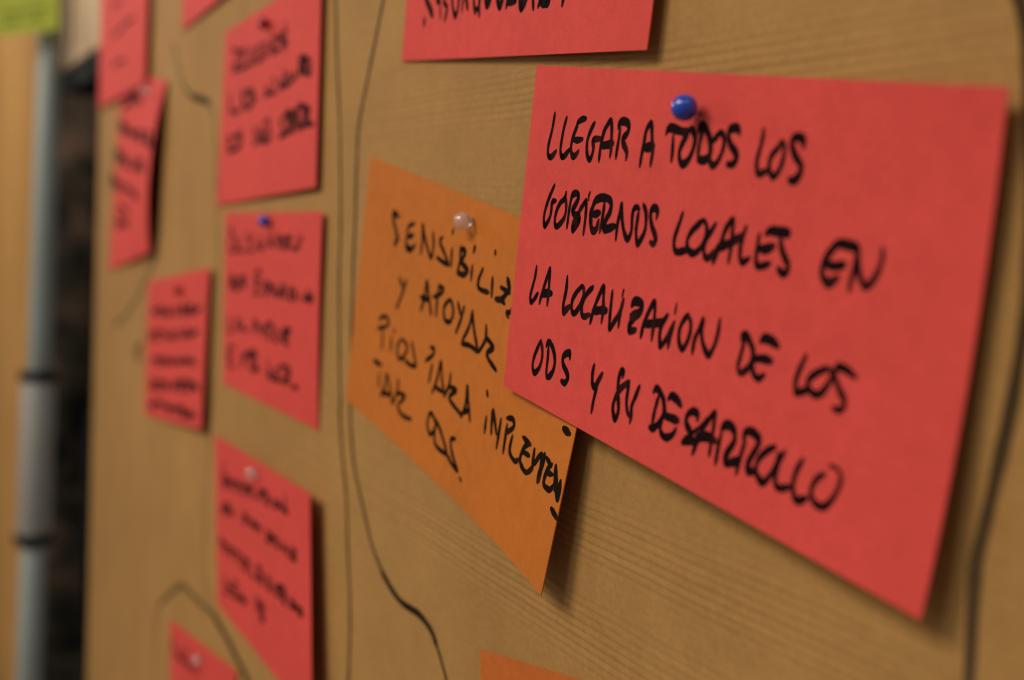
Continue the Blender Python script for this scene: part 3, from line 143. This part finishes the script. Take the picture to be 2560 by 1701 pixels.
def kraft(name, ribs=True, gain=1.0):
    mt, nt, b = mat(name)
    v = mapping(nt); vs = mapping(nt, (.25, 1, 1.0))
    big = noise(nt, v, 7, 4); mid = noise(nt, v, 45, 4, .6); fib = noise(nt, mapping(nt, (.8, 1, 1)), 800, 4, .7); spk = noise(nt, v, 2600, 2, .5)
    g = lambda *c: tuple(x*gain for x in c)
    base = ramp(nt, big.outputs['Fac'], [(.30, g(.398, .209, .062)), (.70, g(.490, .260, .077))])
    m1 = ramp(nt, mid.outputs['Fac'], [(.3, (.93, .92, .90)), (.7, (1.06, 1.06, 1.06))])
    m2 = ramp(nt, fib.outputs['Fac'], [(.28, (.90, .89, .87)), (.72, (1.09, 1.1, 1.1))])
    c = mix(nt, base, m1, 1.0, 'MULTIPLY'); c = mix(nt, c, m2, 1.0, 'MULTIPLY')
    m3 = ramp(nt, spk.outputs['Fac'], [(.30, (.84, .84, .84)), (.5, (1, 1, 1))]); c = mix(nt, c, m3, .6, 'MULTIPLY')
    hgt = fib.outputs['Fac']
    if ribs:
        # pressed ribs: fine horizontal ridges gathered in bands
        sep = node(nt, 'ShaderNodeSeparateXYZ'); tc = node(nt, 'ShaderNodeTexCoord'); nt.links.new(tc.outputs['Object'], sep.inputs[0])
        warp = noise(nt, mapping(nt, (1, 1, 1)), 9, 2); wb = noise(nt, mapping(nt, (.6, 1, 1)), 60, 2)
        z = math_(nt, 'ADD', math_(nt, 'ADD', sep.outputs['Z'], -.62), math_(nt, 'MULTIPLY', math_(nt, 'ADD', warp.outputs['Fac'], .5), .003))
        z2 = math_(nt, 'ADD', z, math_(nt, 'MULTIPLY', wb.outputs['Fac'], .0006))
        wv = math_(nt, 'SINE', math_(nt, 'MULTIPLY', z2, 2*math.pi/.0018))
        wv2 = math_(nt, 'SINE', math_(nt, 'MULTIPLY', z2, 2*math.pi/.0047))
        wv = math_(nt, 'SUBTRACT', .75, math_(nt, 'MULTIPLY', math_(nt, 'POWER', math_(nt, 'ABSOLUTE', math_(nt, 'MULTIPLY', math_(nt, 'ADD', wv, 1.0), .5)), 2.2), 2.3))
        wv = math_(nt, 'ADD', wv, math_(nt, 'MULTIPLY', wv2, .45))
        mr = node(nt, 'ShaderNodeMapRange'); mr.inputs[1].default_value = -.11; mr.inputs[2].default_value = .11
        nt.links.new(z, mr.inputs[0])
        B = lambda mmv: (mmv+3+110)/220
        band = ramp(nt, mr.outputs[0], [(0, (.25,)*3), (B(-72), (.05,)*3), (B(-68), (.12,)*3), (B(-62), (.95,)*3), (B(-53), (.9,)*3), (B(-49.5), (.03,)*3), (B(-45), (.05,)*3), (B(-41), (.85,)*3), (B(-31), (.8,)*3),
                     (B(-27), (.05,)*3), (B(-5), (.25,)*3), (B(8), (.05,)*3), (B(28), (.05,)*3), (B(31), (.55,)*3), (B(38), (.5,)*3), (B(42), (.04,)*3), (B(50), (.08,)*3), (B(53), (1,)*3), (B(62), (.8,)*3), (B(66), (.1,)*3), (1, (.5,)*3)])
        pn = noise(nt, mapping(nt, (.5, 1, 3)), 14, 2)
        pm = ramp(nt, pn.outputs['Fac'], [(.35, (.45,)*3), (.6, (1,)*3)])
        band = mix(nt, band, pm, 1.0, 'MULTIPLY')
        rb = math_(nt, 'MULTIPLY', wv, band)
        rc = node(nt, 'ShaderNodeMapRange'); rc.inputs[1].default_value = -1.5; rc.inputs[2].default_value = 1.5; rc.inputs[3].default_value = .865; rc.inputs[4].default_value = 1.135
        nt.links.new(rb, rc.inputs[0]); c = mix(nt, c, rc.outputs[0], 1.0, 'MULTIPLY')
        hgt = math_(nt, 'ADD', math_(nt, 'MULTIPLY', rb, .45), math_(nt, 'MULTIPLY', fib.outputs['Fac'], .5))
    nt.links.new(c, b.inputs['Base Color'])
    b.inputs['Roughness'].default_value = .8; b.inputs['Specular IOR Level'].default_value = .25
    bump(nt, b, hgt, .55, .00012)
    return mt
M['kraft'] = kraft('brown_kraft_paper')
M['kraft2'] = kraft('lighter_kraft_paper', False, 1.12)

def ink(name, c0, c1):
    mt, nt, b = mat(name)
    at = node(nt, 'ShaderNodeAttribute', attribute_name='wear'); n = noise(nt, mapping(nt), 420, 3)
    f = math_(nt, 'MULTIPLY', at.outputs['Fac'], math_(nt, 'ADD', n.outputs['Fac'], .35))
    cc = mix(nt, c0, c1, f); nt.links.new(cc, b.inputs['Base Color'])
    b.inputs['Roughness'].default_value = .8; b.inputs['Specular IOR Level'].default_value = .05
    return mt
M['ink_red'] = ink('black_marker_on_red', (.0065, .003, .0035), (.045, .009, .009))
M['ink_faint'] = ink('worn_black_marker_on_red', (.02, .006, .008), (.08, .015, .015))
M['ink_orange'] = ink('black_marker_on_orange', (.009, .005, .003), (.035, .014, .005))
M['ink_kraft'] = ink('marker_on_kraft', (.020, .014, .007), (.05, .035, .015))
M['ink_kraft_faint'] = ink('faint_marker_on_kraft', (.13, .088, .034), (.18, .12, .045))
M['ink_kraft_brown'] = ink('browned_marker_on_kraft', (.060, .036, .016), (.12, .07, .032))
M['ink_green'] = ink('green_ink', (.16, .2, .04), (.25, .3, .06))

def plain(name, col, rough, metal=0, spec=.5, var=.1, scale=60):
    mt, nt, b = mat(name)
    n = noise(nt, mapping(nt), scale, 4)
    c = ramp(nt, n.outputs['Fac'], [(.3, tuple(x*(1-var) for x in col)), (.7, tuple(x*(1+var) for x in col))])
    nt.links.new(c, b.inputs['Base Color']); b.inputs['Roughness'].default_value = rough
    b.inputs['Metallic'].default_value = metal; b.inputs['Specular IOR Level'].default_value = spec
    return mt
M['blue'] = plain('blue_plastic', (.022, .075, .50), .12, 0, .5, .03, 200)
M['blue'].node_tree.nodes['Principled BSDF'].inputs['Coat Weight'].default_value = .5
M['redpin'] = plain('dark_red_plastic', (.38, .012, .02), .15, 0, .5, .03, 200)
mt, nt, b = mat('clear_plastic'); b.inputs['Transmission Weight'].default_value = .80; b.inputs['Roughness'].default_value = .03; b.inputs['Coat Weight'].default_value = 1
b.inputs['IOR'].default_value = 1.49; b.inputs['Base Color'].default_value = (1, .98, .95, 1)
n_ = noise(nt, mapping(nt), 300, 2); bump(nt, b, n_.outputs['Fac'], .25, .0008); M['clear'] = mt
M['steel'] = plain('needle_steel', (.35, .33, .32), .3, 1)
M['alu'] = plain('grey_aluminium', (.33, .37, .35), .5, 0, .5, .08, 20)
M['alu2'] = plain('grey_sleeve', (.35, .33, .305), .5, 0, .5, .08, 20)
M['black'] = plain('black_plastic', (.004, .006, .008), .7, 0, .15)
M['core'] = plain('pinboard_core', (.25, .17, .09), .9)
M['beige'] = plain('beige_paint', (.54, .38, .225), .7, 0, .3, .12, 8)
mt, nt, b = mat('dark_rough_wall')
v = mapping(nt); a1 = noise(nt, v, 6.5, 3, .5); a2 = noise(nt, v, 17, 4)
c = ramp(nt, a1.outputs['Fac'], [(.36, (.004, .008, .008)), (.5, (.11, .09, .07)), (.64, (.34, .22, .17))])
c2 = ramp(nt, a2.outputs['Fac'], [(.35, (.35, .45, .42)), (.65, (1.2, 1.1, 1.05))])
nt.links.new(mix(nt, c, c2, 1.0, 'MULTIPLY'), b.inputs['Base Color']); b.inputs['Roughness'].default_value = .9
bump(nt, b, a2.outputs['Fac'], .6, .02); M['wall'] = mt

# ------------------------------------------------------------------ object helpers
def link(name, verts, faces, material, parent=None, smooth=False, loc=(0, 0, 0)):
    me = bpy.data.meshes.new(name); me.from_pydata([tuple(v) for v in verts], [], faces)
    me.materials.append(material); me.update()
    if smooth: me.polygons.foreach_set('use_smooth', [True]*len(me.polygons))
    o = bpy.data.objects.new(name, me); COL.objects.link(o); o.location = loc
    if parent: o.parent = parent
    return o
def thing(name, label, cat, loc, group=None):
    o = bpy.data.objects.new(name, None); COL.objects.link(o); o.location = loc
    o.empty_display_size = .01; o['label'] = label; o['category'] = cat
    if group: o['group'] = group
    return o
def box(name, c, s, material, parent=None, bevel=0):
    bm = bmesh.new(); bmesh.ops.create_cube(bm, size=1)
    for v in bm.verts: v.co = Vector((v.co.x*s[0]+c[0], v.co.y*s[1]+c[1], v.co.z*s[2]+c[2]))
    if bevel: bmesh.ops.bevel(bm, geom=bm.edges[:], offset=bevel, segments=2, affect='EDGES')
    me = bpy.data.meshes.new(name); bm.to_mesh(me); bm.free(); me.materials.append(material)
    o = bpy.data.objects.new(name, me); COL.objects.link(o)
    if parent: o.parent = parent
    return o
def lathe(name, a, b, prof, material, parent, seg=48, origin=Vector((0, 0, 0))):
    """surface of revolution along a->b; prof = (t, radius) with t in metres from a"""
    a, b = Vector(a), Vector(b); d = (b-a).normalized(); x = d.orthogonal().normalized(); y = d.cross(x)
    V = []; F = []
    for t, r in prof:
        for k in range(seg):
            an = 2*math.pi*k/seg; V.append(a + d*t + (x*math.cos(an)+y*math.sin(an))*max(r, 1e-6) - origin)
    for i in range(len(prof)-1):
        for k in range(seg):
            k2 = (k+1) % seg; F.append((i*seg+k, i*seg+k2, (i+1)*seg+k2, (i+1)*seg+k))
    F.append(tuple(range(seg))[::-1]); F.append(tuple((len(prof)-1)*seg+k for k in range(seg)))
    o = link(name, V, F, material, parent, True); 
    return o

# a point on the sheet of a card
def hf(c, u, v):
    tl, tr, br, bl = c['h']; uu = max(u, 0); vv = max(v, 0)
    return tl*(1-u)*(1-v)+tr*u*(1-v)+br*u*v+bl*(1-u)*v - c['sag']*4*v*(1-v)*u*u + c['curl']*uu**c['cp'][0]*vv**c['cp'][1]
def uvp(c, u, v):
    q = c['Q']; w4 = ((1-u)*(1-v), u*(1-v), u*v, (1-u)*v)
    return sum(q[i][0]*w4[i] for i in range(4)), sum(q[i][1]*w4[i] for i in range(4))
def inv(c, x, z):
    q = c['Q']; u = v = .5
    for _ in range(8):
        px, pz = uvp(c, u, v); ex, ez = px-x, pz-z
        ax = (q[1][0]-q[0][0])*(1-v)+(q[2][0]-q[3][0])*v; az = (q[1][1]-q[0][1])*(1-v)+(q[2][1]-q[3][1])*v
        bx = (q[3][0]-q[0][0])*(1-u)+(q[2][0]-q[1][0])*u; bz = (q[3][1]-q[0][1])*(1-u)+(q[2][1]-q[1][1])*u
        det = ax*bz-bx*az; u -= (ex*bz-bx*ez)/det; v -= (ax*ez-ex*az)/det
    return u, v
def spline(P, step):
    if len(P) == 2:
        n = max(1, int(math.dist(*P)/step)); return [tuple(P[0][k]+(P[1][k]-P[0][k])*i/n for k in (0, 1)) for i in range(n+1)]
    out = []
    for i in range(len(P)-1):
        p0 = P[max(i-1, 0)]; p1 = P[i]; p2 = P[i+1]; p3 = P[min(i+2, len(P)-1)]
        n = max(2, int(math.dist(p1, p2)/step))
        for k in range(n):
            t = k/n
            out.append(tuple(.5*(2*p1[a]+(p2[a]-p0[a])*t+(2*p0[a]-5*p1[a]+4*p2[a]-p3[a])*t*t+(3*p1[a]-p0[a]-3*p2[a]+p3[a])*t**3) for a in (0, 1)))
    out.append(P[-1]); return out
def ribbon(V, F, A, P, a, b, height, step=.3, taper=.55):
    """sweep an elliptic nib (half axes a, b mm) along P; height(x, z) gives the sheet"""
    pts = spline(P, step); n = len(pts); ph = random.random()*6; lift = random.random()*.012
    fade = random.random() < .6
    L = []; R_ = []; ks = []
    for i, p in enumerate(pts):
        q0 = pts[max(i-1, 0)]; q1 = pts[min(i+1, n-1)]
        tx, tz = q1[0]-q0[0], q1[1]-q0[1]; l = math.hypot(tx, tz) or 1; nx, nz = -tz/l, tx/l
        d = math.sqrt((a*nx)**2+(b*nz)**2)
        e = min(i, n-1-i)*step/1.2
        k = (taper+(1-taper)*min(1, e)**.7)*(1+.07*math.sin(ph+i*.37)+.04*math.sin(ph*2+i*.91)); ks.append(k)
        ox, oz = a*a*nx/d*k, b*b*nz/d*k
        L.append((p[0]+ox, p[1]+oz)); R_.append((p[0]-ox, p[1]-oz))
    def add(x, z, wv):
        V.append((x*MM, -(height(x, z)+.035+lift)*MM, z*MM)); A.append(wv); return len(V)-1
    wear = lambda i: (max(0, (i/n-.55)/.45)**1.2 if fade else 0)+.12
    ia = [add(*L[i], wear(i)) for i in range(n)]; ib = [add(*R_[i], wear(i)) for i in range(n)]
    for i in range(n-1): F.append((ia[i], ia[i+1], ib[i+1], ib[i]))
    # round the ends and the joints
    js = [0, n-1]; acc = 0
    for i in range(2, n-2):
        t0 = math.atan2(pts[i][1]-pts[i-2][1], pts[i][0]-pts[i-2][0]); t1 = math.atan2(pts[i+2][1]-pts[i][1], pts[i+2][0]-pts[i][0])
        if abs((t1-t0+math.pi) % (2*math.pi)-math.pi) > .5: js.append(i)
    for i in js:
        c = add(*pts[i], wear(i)); ring = [add(pts[i][0]+a*ks[i]*math.cos(t*math.pi/7), pts[i][1]+b*ks[i]*math.sin(t*math.pi/7), wear(i)) for t in range(14)]
        for t in range(14): F.append((c, ring[t], ring[(t+1) % 14]))
def ink_object(name, strokes, a, b, height, material, parent, origin, step=.3, taper=.55):
    V, F, A = [], [], []
    for s in strokes:
        k, P = s[0], [(s[j], s[j+1]) for j in range(1, len(s), 2)]
        ribbon(V, F, A, P, a*k, b*k, height, step, taper)
    me = bpy.data.meshes.new(name)
    me.from_pydata([(v[0]-origin[0], v[1]-origin[1], v[2]-origin[2]) for v in V], [], F); me.materials.append(material)
    at = me.attributes.new('wear', 'FLOAT', 'POINT'); at.data.foreach_set('value', A)
    o = bpy.data.objects.new(name, me); COL.objects.link(o); o.parent = parent; return o

# ------------------------------------------------------------------ the pinboard
X0, X1, Z0, Z1 = MISC['edge_top'][0]*MM, .42, -.62, .52
board = thing('pinboard', 'wide pinboard covered with brown kraft paper, holding all the red and orange cards', 'pinboard', ((X0+X1)/2, .012, Z0))
O = board.location
def sheet(name, x0, x1, z0, z1, y, th, wav, material, parent, origin, nx, nz):
    V = []; F = []
    for s in (0, 1):
        for j in range(nz+1):
            for i in range(nx+1):
                x = x0+(x1-x0)*i/nx; z = z0+(z1-z0)*j/nz
                V.append((x-origin[0], y+s*th-origin[1]+(wav(x, z) if s == 0 else 0), z-origin[2]))
    N = (nx+1)*(nz+1)
    for j in range(nz):
        for i in range(nx):
            a = j*(nx+1)+i; F.append((a, a+1, a+nx+2, a+nx+1)); F.append((N+a, N+a+nx+1, N+a+nx+2, N+a+1))
    def rim(l):
        for p, q in zip(l, l[1:]): F.append((q, p, p+N, q+N))
    bot = list(range(nx+1)); top = [nz*(nx+1)+i for i in range(nx+1)]; lf = [j*(nx+1) for j in range(nz+1)]; rt = [j*(nx+1)+nx for j in range(nz+1)]
    rim(bot); rim(rt); rim(top[::-1]); rim(lf[::-1])
    return link(name, V, F, material, parent, True)
paper = sheet('kraft_paper', X0-.0008, X1, Z0, Z1, 0, .0008, lambda x, z: 0, M['kraft'], board, O, 4, 4)
box('board_panel', ((X0+X1)/2-O[0]+.001, .0078-O[1], (Z0+Z1)/2-O[2]), (X1-X0-.004, .0136, Z1-Z0-.004), M['core'], board, .001)
FAINT = ('faint', 'blurred', 'arched', 'small', 'stem')
for lab, wd, pts in DRAWN:
    st = [[1.0]+pts]
    o = ink_object('drawn_line', st, wd*.8, wd*.62, lambda x, z: 0, M['ink_kraft_faint'] if lab.startswith(('faint', 'blurred', 'arched')) else (M['ink_kraft_brown'] if lab.startswith(('broad', 'thick end', 'dark hook', 'small')) else M['ink_kraft']), board, O, 1.2, .9)
    o['label'] = lab

# ------------------------------------------------------------------ cards
for ci, c in enumerate(CARDS):
    cx, cz = uvp(c, .5, .5); org = Vector((cx*MM, -.001, cz*MM))
    card = thing('paper_card', c['label'], 'card', org, 'cards pinned to the brown board')
    NX, NZ = 44, 30; th = .26; V = []; F = []
    for s in (0, 1):
        for j in range(NZ+1):
            for i in range(NX+1):
                u, v = i/NX, j/NZ; x, z = uvp(c, u, v)
                h = hf(c, u, v)+.10*math.sin(u*7+ci)*math.sin(v*5+ci*2)*u
                V.append((x*MM-org[0], -(hf(c, u, v)-s*th)*MM-org[1], z*MM-org[2]))
    N = (NX+1)*(NZ+1)
    for j in range(NZ):
        for i in range(NX):
            a = j*(NX+1)+i; F.append((a, a+NX+1, a+NX+2, a+1)); F.append((N+a, N+a+1, N+a+NX+2, N+a+NX+1))
    rimv = [i for i in range(NX+1)]+[(j+1)*(NX+1)-1 for j in range(1, NZ+1)]+[NZ*(NX+1)+i for i in range(NX-1, -1, -1)]+[j*(NX+1) for j in range(NZ-1, 0, -1)]
    base = len(V)
    for k in rimv: V.append(V[k])
    for k in rimv: V.append(V[k+N])
    n_r = len(rimv)
    for k in range(n_r): k2 = (k+1) % n_r; F.append((base+k, base+k2, base+n_r+k2, base+n_r+k))
    sh = link('card_sheet', V, F, M[c['col']], card, True)
    m_ink = M['ink_orange'] if c['col'].startswith('orange') else (M['ink_red'] if c['key'] in 'IJHCDEF' else M['ink_faint'])
    for txt, strokes in c['lines']:
        o = ink_object('handwritten_line', strokes, c['nib'][0]*.5, c['nib'][1]*.5, lambda x, z: hf(c, *inv(c, x, z)), m_ink, card, org, .3 if c['key'] in 'IHJ' else .8, .62)
        o['label'] = 'black marker writing, '+txt

# ------------------------------------------------------------------ ball pins
for (bc, ent, r, mk, label) in PINS:
    B = Vector((bc[0]*MM, -bc[2]*MM, bc[1]*MM)); E_ = Vector((ent[0]*MM, -ent[2]*MM, ent[1]*MM)); r *= MM
    d = (E_-B).normalized(); tip = B+d*((E_-B).length+.0012)
    pin = thing('ball_pin', label, 'pin', E_, 'round headed pins in the cards')
    prof = [(r*(1-math.cos(math.pi*k/32)), r*math.sin(math.pi*k/32)) for k in range(33)]
    prof = prof[:-4]+[(r*1.985, r*.26), (r*2.06, r*.24)]
    o = lathe('pin_head', B-d*r, B, prof, M[{'red': 'redpin'}.get(mk, mk)], pin, 64, E_)
    L = (tip-B).length
    lathe('needle', B+d*r*.8, tip, [(0, .00030), (L-r*.8-.001, .00030), (L-r*.8, .00004)], M['steel'], pin, 12, E_)

# ------------------------------------------------------------------ left: second board, pole, lime card, dark room
PX = MISC['panel_edge'][0]*MM
b2 = thing('pinboard', 'second brown paper pinboard at the far left edge, behind the grey pole', 'pinboard', (PX-.7, .012, -.9))
O2 = b2.location
sheet('kraft_paper', PX-1.4, PX, -.9, .8, 0, .0008, lambda x, z: 0, M['kraft2'], b2, O2, 4, 4)
box('board_panel', (PX-.7-O2[0], .0030-O2[1], -.05-O2[2]), (1.396, .0040, 1.69), M['core'], b2, .001)
def w3(k): return Vector([t*MM for t in MISC[k]])
pt, r1, r2, pb = w3('pole_top'), w3('ring1'), w3('ring2'), w3('pole_bot')
pole = thing('telescopic_pole', 'grey metal telescopic pole with two black collars left of the dark gap', 'pole', pb)
def tube(name, a, b, r, material):
    L = (b-a).length; e = min(.001, L*.2)
    return lathe(name, a, b, [(0, r-.6*e), (e, r), (L-e, r), (L, r-.6*e)], material, pole, 40, pb)
d = (r1-pt).normalized()
tube('upper_tube', pt, r1, .0098, M['alu'])
d2 = (r2-r1).normalized()
tube('sleeve', r1-d*.001, r2+d2*.001, .0140, M['alu2'])
tube('lower_tube', r2, pb, .0105, M['alu'])
tube('collar', r1-d*.0042, r1+d*.0042, .0165, M['black'])
tube('collar', r2-d2*.0042, r2+d2*.0042, .0165, M['black'])
sp0, sp1 = w3('strip_t'), w3('strip_b')
st = thing('black_strap', 'thin black strap hanging close along the left edge of the main board', 'strap', sp1)
lathe('strap_band', sp0, sp1, [(0, .0016), (.004, .0036), (.06, .0044), ((sp1-sp0).length-.004, .0042), ((sp1-sp0).length, .0015)], M['black'], st, 16, sp1)
def slab(name, ks, th, material, parent, org, nrm):
    P = [w3(k)-org for k in ks]; V = P+[p+nrm*th for p in P]
    return link(name, V, [(0, 1, 2, 3), (7, 6, 5, 4), (0, 4, 5, 1), (1, 5, 6, 2), (2, 6, 7, 3), (3, 7, 4, 0)], material, parent)
fwd = (m.to_3x3() @ Vector((0, 0, -1))).normalized()
g = thing('paper_card', 'lime green card in the top left corner, in front of the grey pole', 'card', w3('g0'), 'cards pinned to the brown board')
gs = slab('card_sheet', ('g0', 'g1', 'g2', 'g3'), .0004, M['green'], g, w3('g0'), fwd)
def gp(u, v): return w3('g3')*(1-u)*(1-v)+w3('g2')*u*(1-v)+w3('g1')*u*v+w3('g0')*(1-u)*v
V, F = [], []
for (u0, u1, vv) in ((.32, .62, .62), (.66, .86, .60), (.34, .55, .80), (.6, .82, .78)):
    pts = [gp(u0+(u1-u0)*k/10, vv+.035*math.sin(k*1.7)) for k in range(11)]; up_ = (w3('g3')-w3('g0')).normalized()*.0016
    for k in range(10):
        b0 = len(V); V += [pts[k]-up_-fwd*.0002-w3('g0'), pts[k+1]-up_-fwd*.0002-w3('g0'), pts[k+1]+up_-fwd*.0002-w3('g0'), pts[k]+up_-fwd*.0002-w3('g0')]; F.append((b0, b0+1, b0+2, b0+3))
wl = link('handwritten_line', V, F, M['ink_green'], g)
bx = lambda k: MISC[k][0]*MM
bz = lambda k: MISC[k][1]*MM
XA, XB = PX+.003, X0-.004
o = box('beige_panel', ((XA+XB)/2, .020, (bz('b0')+.60)/2), (XB-XA, .012, .60-bz('b0')), M['beige'], None, .001)
o['label'] = 'blurred beige panel at the top of the dark gap'; o['category'] = 'panel'
o = box('black_ledge', ((XA+XB)/2, .030, (bz('b0')+bz('k0'))/2-.001), (XB-XA, .03, bz('b0')-bz('k0')), M['black'], None, .001)
o['label'] = 'black ledge directly under the beige panel in the dark gap'; o['category'] = 'ledge'
o = slab('back_wall', ('w0', 'w1', 'w2', 'w3'), .1, M['wall'], None, Vector((0, 0, 0)), fwd)
o['kind'] = 'structure'
